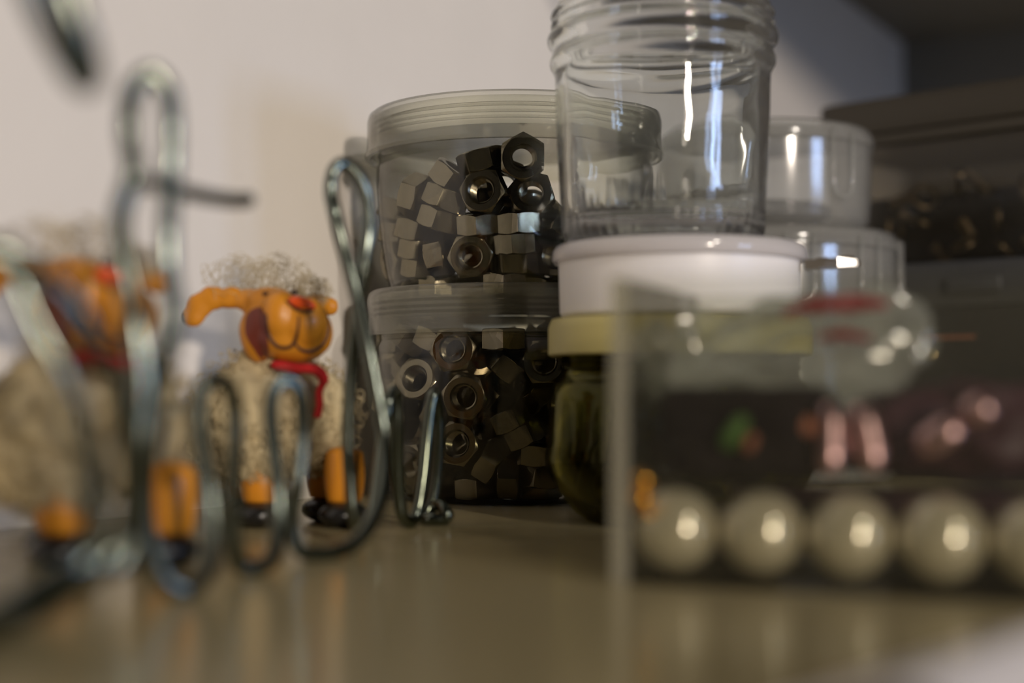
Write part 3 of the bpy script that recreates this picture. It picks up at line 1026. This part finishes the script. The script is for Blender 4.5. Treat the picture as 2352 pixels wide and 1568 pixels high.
fleece('fleece', [(605, 1060, 2, 80, 62, 60), (600, 950, -4, 165, 150, 110), (700, 960, -5, 120, 135, 100), (505, 990, -6, 95, 120, 90)], 700, 11, sheep, curl=(0.5, 1.3), rad=0.10)
tuft = fleece('forelock', [(560, 640, -1, 88, 42, 45), (635, 640, -2, 70, 45, 40), (705, 668, -3, 35, 18, 30)], 95, 12, sheep, curl=(1.4, 3.4), rad=0.055, core=False)
tag(tuft, 'wispy pale tuft of wool on the head')
bm = bmesh.new()
sweep(bm, catmull([q(640, 838, 4), q(690, 846, 6), q(735, 850, 7), q(752, 872, 6.5), q(742, 900, 6.5), q(744, 930, 7), q(738, 958, 7.2)], 6), [2.0 * MM, 2.0 * MM] + [2.3 * MM] * 18 + [1.6 * MM] * 17, 10, ecc=0.5)
obj('scarf', bm, M['red'], sheep)


def sheep_leg(px, top, bot, wv, r):
    prof = []
    zt, zb = q(px, top, 0).z / MM, q(px, bot, 0).z / MM
    zb = max(zb, 4.0)
    n = 14
    for k in range(n + 1):
        f = k / n
        z_ = zt + (zb - zt) * f
        rr_ = r * (0.80 + 0.25 * math.sin(math.pi * (0.15 + 0.75 * f)))
        if k == 0:
            prof.append((0.01, z_ + 0.8))
            rr_ *= 0.8
        prof.append((rr_, z_))
    prof.append((0.01, zb))
    c0 = q(px, 1190, wv) / MM
    bm = lathe(prof, 32, centre=(c0.x, c0.y, 0))
    leg = obj('leg', bm, M['orange'], sheep)
    tag(leg, 'orange glazed leg')
    bm = bmesh.new()
    vs = ico(bm, Vector((c0.x, c0.y - 1.0, 2.6)) * MM, (r * 1.28 * MM, r * 1.5 * MM, 2.9 * MM), 3)
    for v in vs:
        v.co.z = max(v.co.z, 0.0)
    tag(obj('hoof', bm, M['hoof'], leg), 'glossy black hoof')


sheep_leg(605, 1060, 1150, 2, 4.4)
sheep_leg(793, 1030, 1150, 2, 4.1)
sheep_leg(545, 1060, 1150, -12, 4.2)
sheep_leg(735, 1060, 1150, -12, 4.2)

# the second, nearer sheep is a copy of the first
s2 = copy_tree(sheep)
DB = 248.0
b2 = P(253, 1190, DB)
s2.location = (b2.x, b2.y, 0)
s2['label'] = 'sheep figurine with orange glazed face behind the thickest wire bends, leftmost and nearer the viewer'
# ------------------------------------------------------------------ clear box with the pearl necklace
BU = Vector((0.927, -0.375, 0))
BV = Vector((0.375, 0.927, 0))
BC = Vector((14.8, 221.2, 0))
BM = Matrix(((BU.x, BV.x, 0, BC.x * MM), (BU.y, BV.y, 0, BC.y * MM), (0, 0, 1, 0), (0, 0, 0, 1)))
boxo = empty('clear_box', BC * MM, 'open clear acrylic box of jewellery standing in front on the right of the shelf', 'box')
BL, BD, BH, BT = 96, 47, 45.5, 1.3


def bx(name, lo, hi, m, parent, bev=0.0002, T=None, label=None):
    bm = bmesh.new()
    box_bm(bm, Vector(lo) * MM, Vector(hi) * MM, None, bev, 2)
    T = T if T is not None else BM
    pl = Matrix.Translation(-parent.location) if parent else Matrix()
    bm.transform(pl @ T)
    o = obj(name, bm, m, parent, angle=35)
    if label:
        tag(o, label)
    return o


bx('bottom_panel', (0, 0, 0.05), (BL, BD, BT), M['acrylic'], boxo)
bx('front_panel', (0, 0, BT + .05), (BL, BT, BH), M['acrylic'], boxo)
bx('rear_panel', (0, BD - BT, BT + .05), (BL, BD, BH), M['acrylic'], boxo)
bx('side_panel', (0, BT + .05, BT + .05), (BT, BD - BT - .05, BH), M['acrylic'], boxo)
bx('side_panel', (BL - BT, BT + .05, BT + .05), (BL, BD - BT - .05, BH), M['acrylic'], boxo)
# polished corner fillets catch the light
bx('corner_post', (0.0, -0.35, 0.05), (2.6, -0.02, BH), M['acrylic_edge'], boxo, bev=0.00012, label='cloudy polished front corner edge')

PR = 6.3
neck = empty('pearl_necklace', (BM @ Vector((8 * MM, 8 * MM, BT * MM))), 'string of large cream pearls with gold clasp along the front of the clear box', 'necklace')
pc = [Vector((BT + .3 + PR + i * 12.9, BT + .3 + PR + (0.15 if i % 2 else 0), BT + PR + .05)) for i in range(7)]
pm = bmesh.new()
bmesh.ops.create_uvsphere(pm, u_segments=48, v_segments=32, radius=PR * MM)
pearl_me = None
for i, c_ in enumerate(pc):
    wp = BM @ (c_ * MM)
    if pearl_me is None:
        o = obj('pearl', pm, M['pearl'], neck)
        pearl_me = o
    else:
        o = pearl_me.copy()
        C.objects.link(o)
    o.location = wp - neck.location
bm = bmesh.new()
sweep(bm, [BM @ (c_ * MM) - neck.location for c_ in pc], 0.4 * MM, 6)
obj('string', bm, M['gold'], neck)
clasp_bm = bmesh.new()
for px, py, r in ((1474, 1146, 1.7), (1478, 1104, 1.6), (1490, 1180, 1.0)):
    p = P(px, py, 222.5)
    ico(clasp_bm, p - neck.location, (r * MM,) * 3, 3)
pp = [P(x, y, 222.5) - neck.location for x, y in ((1478, 1084), (1476, 1125), (1478, 1165), (1490, 1195))]
sweep(clasp_bm, catmull(pp, 5), 0.55 * MM, 8)
tag(obj('clasp', clasp_bm, M['gold'], neck), 'small gold bead clasp')


def lump(name, lo, hi, m, seed, amp, sc, label, cat, T=BM, p=2.6, sub=5, fold=0.0):
    """a soft crumpled shape filling a box between lo and hi (mm, box space)"""
    bm = bmesh.new()
    res = bmesh.ops.create_icosphere(bm, subdivisions=sub, radius=1)
    c_ = [(lo[i] + hi[i]) / 2 for i in range(3)]
    h_ = [(hi[i] - lo[i]) / 2 for i in range(3)]
    for v in res['verts']:
        n = v.co.copy()
        k = (abs(n.x) ** p + abs(n.y) ** p + abs(n.z) ** p) ** (-1 / p)
        s = n * k
        wv = Vector((s.x * h_[0], s.y * h_[1], s.z * h_[2]))
        d = noise.fractal(wv * sc + Vector((seed, 0, 0)), 1.0, 2.0, 3)
        rdg = 1 - abs(noise.noise(wv * sc * 0.8 + Vector((0, seed, 0)))) * 2
        f = 1 + amp * d - amp * 0.8 + fold * (rdg - 0.6)
        wv *= min(1.0, max(0.4, f))
        v.co = (wv + Vector(c_)) * MM
    bm.transform(T)
    o = obj(name, bm, m)
    return tag(o, label, cat)


lump('plum_cloth', (2.0, 15.0, BT + .1), (92, 45.4, BT + 12.6), M['plum'], 5.3, 0.15, 0.09, 'folded dark plum cloth on the bottom of the clear box under both pouches', 'cloth', p=5)
lump('plum_pouch', (24, 17.5, BT + 12.8), (92, 45.4, 31.0), M['plum'], 3.1, 0.22, 0.09, 'crumpled dark plum satin pouch at the back of the clear box behind the mauve beads', 'pouch', p=4)
lump('black_pouch', (2.0, 3.6, BT + 13.2), (29.5, 45.0, 30.0), M['velvet'], 7.7, 0.12, 0.10, 'black velvet pouch resting on the first pearls at the left end of the clear box', 'pouch', p=5)

# crumpled clear bag with red print lying on the pouch
bagmat = clear_plastic('bag_film', (0.90, 0.92, 0.88), 0.30, (0.74, 0.75, 0.70), 0.12, 2.0, wave=1.0, wave_scale=160)
bg_ = empty('plastic_bag', BM @ (Vector((38, 28, 26)) * MM), 'crumpled clear plastic bag with red print on top of the pouches in the clear box', 'bag')


def strand_surface(rows, name, m, parent, thick=0.12, wid=1.0):
    """a twisted fold of film: rows of (px,py,d,width px)"""
    bm = bmesh.new()
    c = catmull([Vector((a, b, d)) for a, b, d, w_ in rows], 8)
    ws = catmull([Vector((w_, 0, 0)) for a, b, d, w_ in rows], 8)
    up, dn = [], []
    prev = None
    NS = 12
    grid = []
    for i, (v, w_) in enumerate(zip(c, ws)):
        p0 = P(v.x, v.y, v.z)
        a_ = c[max(0, i - 1)]
        b_ = c[min(len(c) - 1, i + 1)]
        t_ = (P(b_.x, b_.y, b_.z) - P(a_.x, a_.y, a_.z)).normalized()
        side = Vector((0, -1, 0)).cross(t_).normalized()
        dep = t_.cross(side).normalized()
        row = []
        for k in range(2 * NS):
            a = 2 * math.pi * k / (2 * NS)
            rr_ = (w_.x / 2 * v.z / F) * MM
            wob = 1 + 0.28 * math.sin(3 * a + i * 0.35) + 0.15 * math.sin(5 * a - i * 0.5)
            row.append(bm.verts.new(p0 + side * math.cos(a) * rr_ * wob + dep * math.sin(a) * rr_ * 0.55 * wob - parent.location))
        grid.append(row)
    for a, b in zip(grid, grid[1:]):
        for k in range(2 * NS):
            j = (k + 1) % (2 * NS)
            bm.faces.new((a[k], a[j], b[j], b[k]))
    bm.faces.new(grid[0])
    bm.faces.new(grid[-1][::-1])
    return obj(name, bm, m, parent)


tag(strand_surface([(1500, 890, 246, 60), (1600, 862, 244, 90), (1700, 790, 242, 105), (1800, 742, 240, 95), (1930, 722, 238, 100), (2050, 730, 236, 110), (2130, 765, 234, 60)], 'film_fold', bagmat, bg_), 'upper twisted fold of film')
tag(strand_surface([(1540, 880, 240, 50), (1640, 868, 238, 80), (1740, 868, 236, 100), (1860, 862, 234, 100), (1980, 850, 232, 110), (2080, 810, 231, 100), (2140, 770, 231, 40)], 'film_fold', bagmat, bg_), 'lower twisted fold of film')
tag(strand_surface([(1560, 760, 252, 60), (1620, 745, 252, 60), (1700, 735, 250, 40), (1790, 712, 248, 40), (1880, 695, 246, 30)], 'film_fold', bagmat, bg_), 'thin edge fold of film')
tag(strand_surface([(1455, 800, 252, 50), (1500, 800, 250, 110), (1560, 820, 248, 130), (1610, 850, 246, 70)], 'film_fold', bagmat, bg_), 'puffed left end of the film')
redm = clear_plastic('red_print', (0.75, 0.25, 0.25), 0.55, (0.40, 0.03, 0.04), 0.3, 1.4)
tag(strand_surface([(1800, 722, 233, 14), (1870, 700, 232, 26), (1960, 694, 232, 34), (2040, 700, 231, 14)], 'red_print', redm, bg_), 'red printed stripe')
tag(strand_surface([(1880, 775, 229, 12), (1940, 768, 228, 20), (2000, 776, 228, 12)], 'red_print', redm, bg_), 'red printed stripe')


def capsule(name, a, b, r, m, label, cat, group=None):
    bm = bmesh.new()
    a, b = P(*a), P(*b)
    d = (b - a)
    n = 24
    ps, rs = [], []
    L = d.length
    for i in range(n + 1):
        f = i / n
        rs.append(r * MM * math.sqrt(max(0.01, 1 - abs(1 - f * 2) ** 3.2)))
        ps.append(a + d * f)
    sweep(bm, ps, rs, 20)
    o = obj(name, bm, m)
    return tag(o, label, cat, group)


G = 'mauve metal beads in the clear box'
capsule('mauve_bead', (1906, 925, 221), (1908, 1095, 218), 2.3, M['mauve'], 'upright mauve metal bead with a bright glint, leftmost of the mauve beads', 'bead', G)
capsule('mauve_bead', (1975, 925, 219), (2012, 1090, 216), 2.3, M['mauve'], 'mauve metal bead leaning left, directly right of the upright one', 'bead', G)
capsule('mauve_bead', (2105, 1040, 217), (2212, 972, 215), 2.6, M['mauve'], 'pink mauve metal bead lying slanted up to the right above the fourth pearl', 'bead', G)
capsule('mauve_bead', (2215, 965, 214), (2285, 925, 213), 2.6, M['mauve'], 'round-looking mauve metal bead at the far right, highest of the beads', 'bead', G)
capsule('copper_bead', (1835, 960, 221), (1858, 1000, 220), 1.6, M['copper'], 'small dull copper bead just left of the upright mauve bead', 'bead')
capsule('copper_bead', (1712, 1012, 216.5), (1734, 1022, 216), 1.4, M['copper'], 'small brown bead beside the green strip in the clear box', 'bead')
capsule('green_strip', (1662, 1030, 217.5), (1712, 955, 217.2), 1.3, M['leaf'], 'narrow green strip slanting across the black pouch', 'strip')

# ------------------------------------------------------------------ far right: clip-top tubs
TC = (82.0, 482.0)


def clip_tub(z0, r, h, label, slots):
    t = empty('clip_top_tub', Vector((TC[0], TC[1], z0)) * MM, label, 'tub', 'clip-top plastic tubs')
    prof = [(0.01, 0.0), (r - 6, 0.0), (r - 3, 0.6), (r - 1.2, 3), (r - 0.6, 8), (r - 0.2, h - 6.2), (r - 1.2, h - 6.2), (r - 1.8, 8), (r - 2.4, 3.6), (r - 5, 1.6), (0.01, 1.4)]
    obj('tub_body', lathe(prof, 96), M['tub'], t, angle=40)
    prof = [(0.01, h - 1.6), (r - 5, h - 1.6), (r - 4, h - 0.2), (r - 2.2, h), (r - 0.4, h - 1.0), (r + 0.6, h - 3.4), (r + 0.7, h - 6.0), (r, h - 6.1), (r - 0.4, h - 3.6), (r - 1.8, h - 1.4), (r - 4.4, h - 2.8), (0.01, h - 2.8)]
    obj('lid', lathe(prof, 96), M['tub'], t, angle=40)
    for a in slots:
        a = math.radians(a)
        c_ = Vector((math.cos(a), math.sin(a), 0))
        s_ = Vector((-math.sin(a), math.cos(a), 0))
        b = bmesh.new()
        wd, top, bot = 4.2, h - 3.0, max(3.0, h - 24)
        loop = []
        for k in range(13):
            aa = math.pi * k / 12
            loop.append((wd * math.cos(aa + math.pi), bot + wd - wd * math.sin(aa)))
        path = [(-wd, top)] + loop + [(wd, top)]
        ps = [(c_ * (r + 1.1) + s_ * x + Vector((0, 0, z_))) * MM for x, z_ in path]
        sweep(b, ps, 0.75 * MM, 8)
        tag(obj('clip', b, M['tub'], t), 'U-shaped moulded clip')
    return t


clip_tub(0, 42.5, 79.0, 'large translucent clip-top tub standing behind the white tub, under the smaller one', (-52, -85, -20))
clip_tub(79.3, 35.0, 33.0, 'small translucent clip-top tub stacked on the larger one, right of the empty glass jar', (-57,))
# dark things in the small tub
lump('dark_pouch', (TC[0] - 24, TC[1] - 24, 81.2), (TC[0] + 24, TC[1] + 24, 91.0), M['slate'], 9.0, 0.15, 0.08, 'dark grey folded cloth lying in the small clip-top tub', 'cloth', T=Matrix(), sub=4)

# ------------------------------------------------------------------ far right: stack of dark organiser cases
QU = Vector((0.725, -0.688, 0))
QV = Vector((0.688, 0.725, 0))
QC = P(1872, 240, 545) / MM
QC.z = 0
QM = Matrix(((QU.x, QV.x, 0, QC.x * MM), (QU.y, QV.y, 0, QC.y * MM), (0, 0, 1, 0), (0, 0, 0, 1)))
QL, QD = 150, 70


def rbox(bm, lo, hi, r, T):
    """box with upright corners rounded"""
    pts = []
    for cx, cy, a0 in ((hi[0] - r, hi[1] - r, 0), (lo[0] + r, hi[1] - r, 90), (lo[0] + r, lo[1] + r, 180), (hi[0] - r, lo[1] + r, 270)):
        for k in range(9):
            a = math.radians(a0 + 90 * k / 8)
            pts.append((cx + r * math.cos(a), cy + r * math.sin(a)))
    ev = 1.0
    rings = []
    n = len(pts)
    cx, cy = (lo[0] + hi[0]) / 2, (lo[1] + hi[1]) / 2
    for z_, ins in ((lo[2], ev), (lo[2] + ev * .3, ev * .3), (lo[2] + ev, 0), (hi[2] - ev, 0), (hi[2] - ev * .3, ev * .3), (hi[2], ev)):
        fx, fy = 1 - 2 * ins / (hi[0] - lo[0]), 1 - 2 * ins / (hi[1] - lo[1])
        rings.append([bm.verts.new(T @ (Vector((cx + (x - cx) * fx, cy + (y - cy) * fy, z_)) * MM)) for x, y in pts])
    for a, b in zip(rings, rings[1:]):
        for i in range(n):
            bm.faces.new((a[i], a[(i + 1) % n], b[(i + 1) % n], b[i]))
    bm.faces.new(rings[0][::-1])
    bm.faces.new(rings[-1])


def case(name, lo, hi, r, m, parent=None, label=None):
    bm = bmesh.new()
    rbox(bm, lo, hi, r, (Matrix.Translation(-parent.location) if parent else Matrix()) @ QM)
    o = obj(name, bm, m, parent, angle=35)
    return o


blk = empty('black_case', QC * MM, 'black storage case on the shelf at the bottom of the dark stack on the right', 'case')
case('case_body', (0, 0, 0.05), (QL, QD, 57.6), 8, M['black'], blk)
bmc = bmesh.new()
box_bm(bmc, Vector((40, -0.5, 46.8)) * MM, Vector((62, 0.3, 47.8)) * MM)
bmc.transform(Matrix.Translation(-blk.location) @ QM)
tag(obj('copper_trim', bmc, M['copper'], blk, smooth=False), 'thin copper-coloured strip')
bmc = bmesh.new()
ico(bmc, Vector((46, -0.3, 41.5)) * MM, (1.7 * MM, 1.0 * MM, 1.7 * MM), 3)
bmc.transform(Matrix.Translation(-blk.location) @ QM)
tag(obj('rivet', bmc, M['brass'], blk), 'round brass rivet')
sl = empty('slate_case', QC * MM + Vector((0, 0, 0.0577)), 'flat slate-grey case lying between the black case and the smoked organiser', 'case')
case('case_body', (-4, 0, 57.7), (QL, QD, 73.5), 6, M['slate'], sl)
case('latch', (52, -1.6, 62), (72, -0.1, 68), 0.7, M['slate'], sl)
org = empty('smoked_organiser', QC * MM + Vector((0, 0, 0.0738)), 'smoked organiser box with dark brown lid and metal bits inside, topmost of the dark stack', 'organiser')
case('lid', (0, -1, 121), (QL, QD, 133.5), 7, M['brownlid'], org)
case('lid_rim', (1, -0.2, 116.5), (QL - 1, QD - 1, 120.9), 6, M['brownlid'], org)
case('tray', (2, 0.5, 73.9), (QL - 2, QD - 2, 116.4), 6, M['smoke'], org)
rr = random.Random(21)
k = 0
bits = [('split_ring', 'ring'), ('screw', 'screw'), ('coil_spring', 'spring')]
protos = {}
for kind, cat in bits:
    bm = bmesh.new()
    if kind == 'split_ring':
        sweep(bm, [Vector((4.5 * math.cos(2 * math.pi * i / 28), 4.5 * math.sin(2 * math.pi * i / 28), 0)) * MM for i in range(28)], 0.8 * MM, 8, closed=True)
    elif kind == 'screw':
        lathe([(0.01, 0), (1.0, 2.5), (1.4, 3), (1.0, 3.5), (1.4, 4), (1.0, 4.5), (1.4, 5), (1.0, 5.5), (1.4, 6), (1.0, 6.5), (1.4, 7), (1.2, 9), (2.8, 10.5), (2.8, 11.2), (0.01, 11.4)], 16, bm=bm)
    else:
        sweep(bm, [Vector((2.0 * math.cos(i * .7), 2.0 * math.sin(i * .7), i * 0.14)) * MM for i in range(80)], 0.35 * MM, 6)
    protos[kind] = bm
pos_labels = {}
proto_o = {}
n_bits = 0
for i in range(10):
    for j in range(3):
        kind, cat = bits[(i + 2 * j) % 3]
        u_ = 14 + i * 12.5 + rr.uniform(-2, 2)
        v_ = 10 + rr.uniform(-1.5, 1.5) + (j % 2) * 2
        z_ = 80 + j * 8.5 + rr.uniform(-1, 1)
        if kind not in proto_o:
            o = obj(kind, protos[kind], M['screw'])
            proto_o[kind] = o
        else:
            o = proto_o[kind].copy()
            C.objects.link(o)
        R = Quaternion((rr.gauss(0, 1), rr.gauss(0, 1), rr.gauss(0, 1), rr.gauss(0, 1))).normalized().to_matrix().to_4x4()
        o.matrix_world = Matrix.Translation(QM @ (Vector((u_, v_, z_)) * MM)) @ R
        hw = {'split_ring': 'dull metal split ring', 'screw': 'short dull metal screw', 'coil_spring': 'small dull coil spring'}[kind]
        tag(o, hw + ' among the metal bits inside the smoked organiser', cat, 'metal bits in the smoked organiser')
bm = bmesh.new()
box_bm(bm, Vector((8, 18, 74.8)) * MM, Vector((QL - 8, 60, 100)) * MM, QM, 0.002)
o = obj('foam_block', bm, M['black'])
tag(o, 'black foam block behind the metal bits inside the smoked organiser', 'foam')

# ------------------------------------------------------------------ white card, very near, lower right
bm = bmesh.new()
r0, r1 = P(2560, 1400, 138), P(2080, 1600, 116)
dn = (r0 - r1)
dn.z = 0
fwd = Vector((dn.y, -dn.x, 0)).normalized()        # towards the camera side
if fwd.y > 0:
    fwd = -fwd


def foot(p, k):
    f = p + fwd * k
    f.z = 0.0002
    return f


th = Vector((0, 0, 0.0004))
front = [r1, r0, foot(r0, 0.022), foot(r1, 0.022)]
back = [r0, r1, foot(r1, -0.016), foot(r0, -0.016)]
for quad in (front, back):
    a = [bm.verts.new(p) for p in quad]
    b = [bm.verts.new(p + th) for p in quad]
    for i in range(4):
        bm.faces.new((a[i], a[(i + 1) % 4], b[(i + 1) % 4], b[i]))
    bm.faces.new(a[::-1])
    bm.faces.new(b)
tag(obj('folded_card', bm, M['card'], smooth=False), 'corner of a folded white card at the lower right, nearest the viewer', 'card')
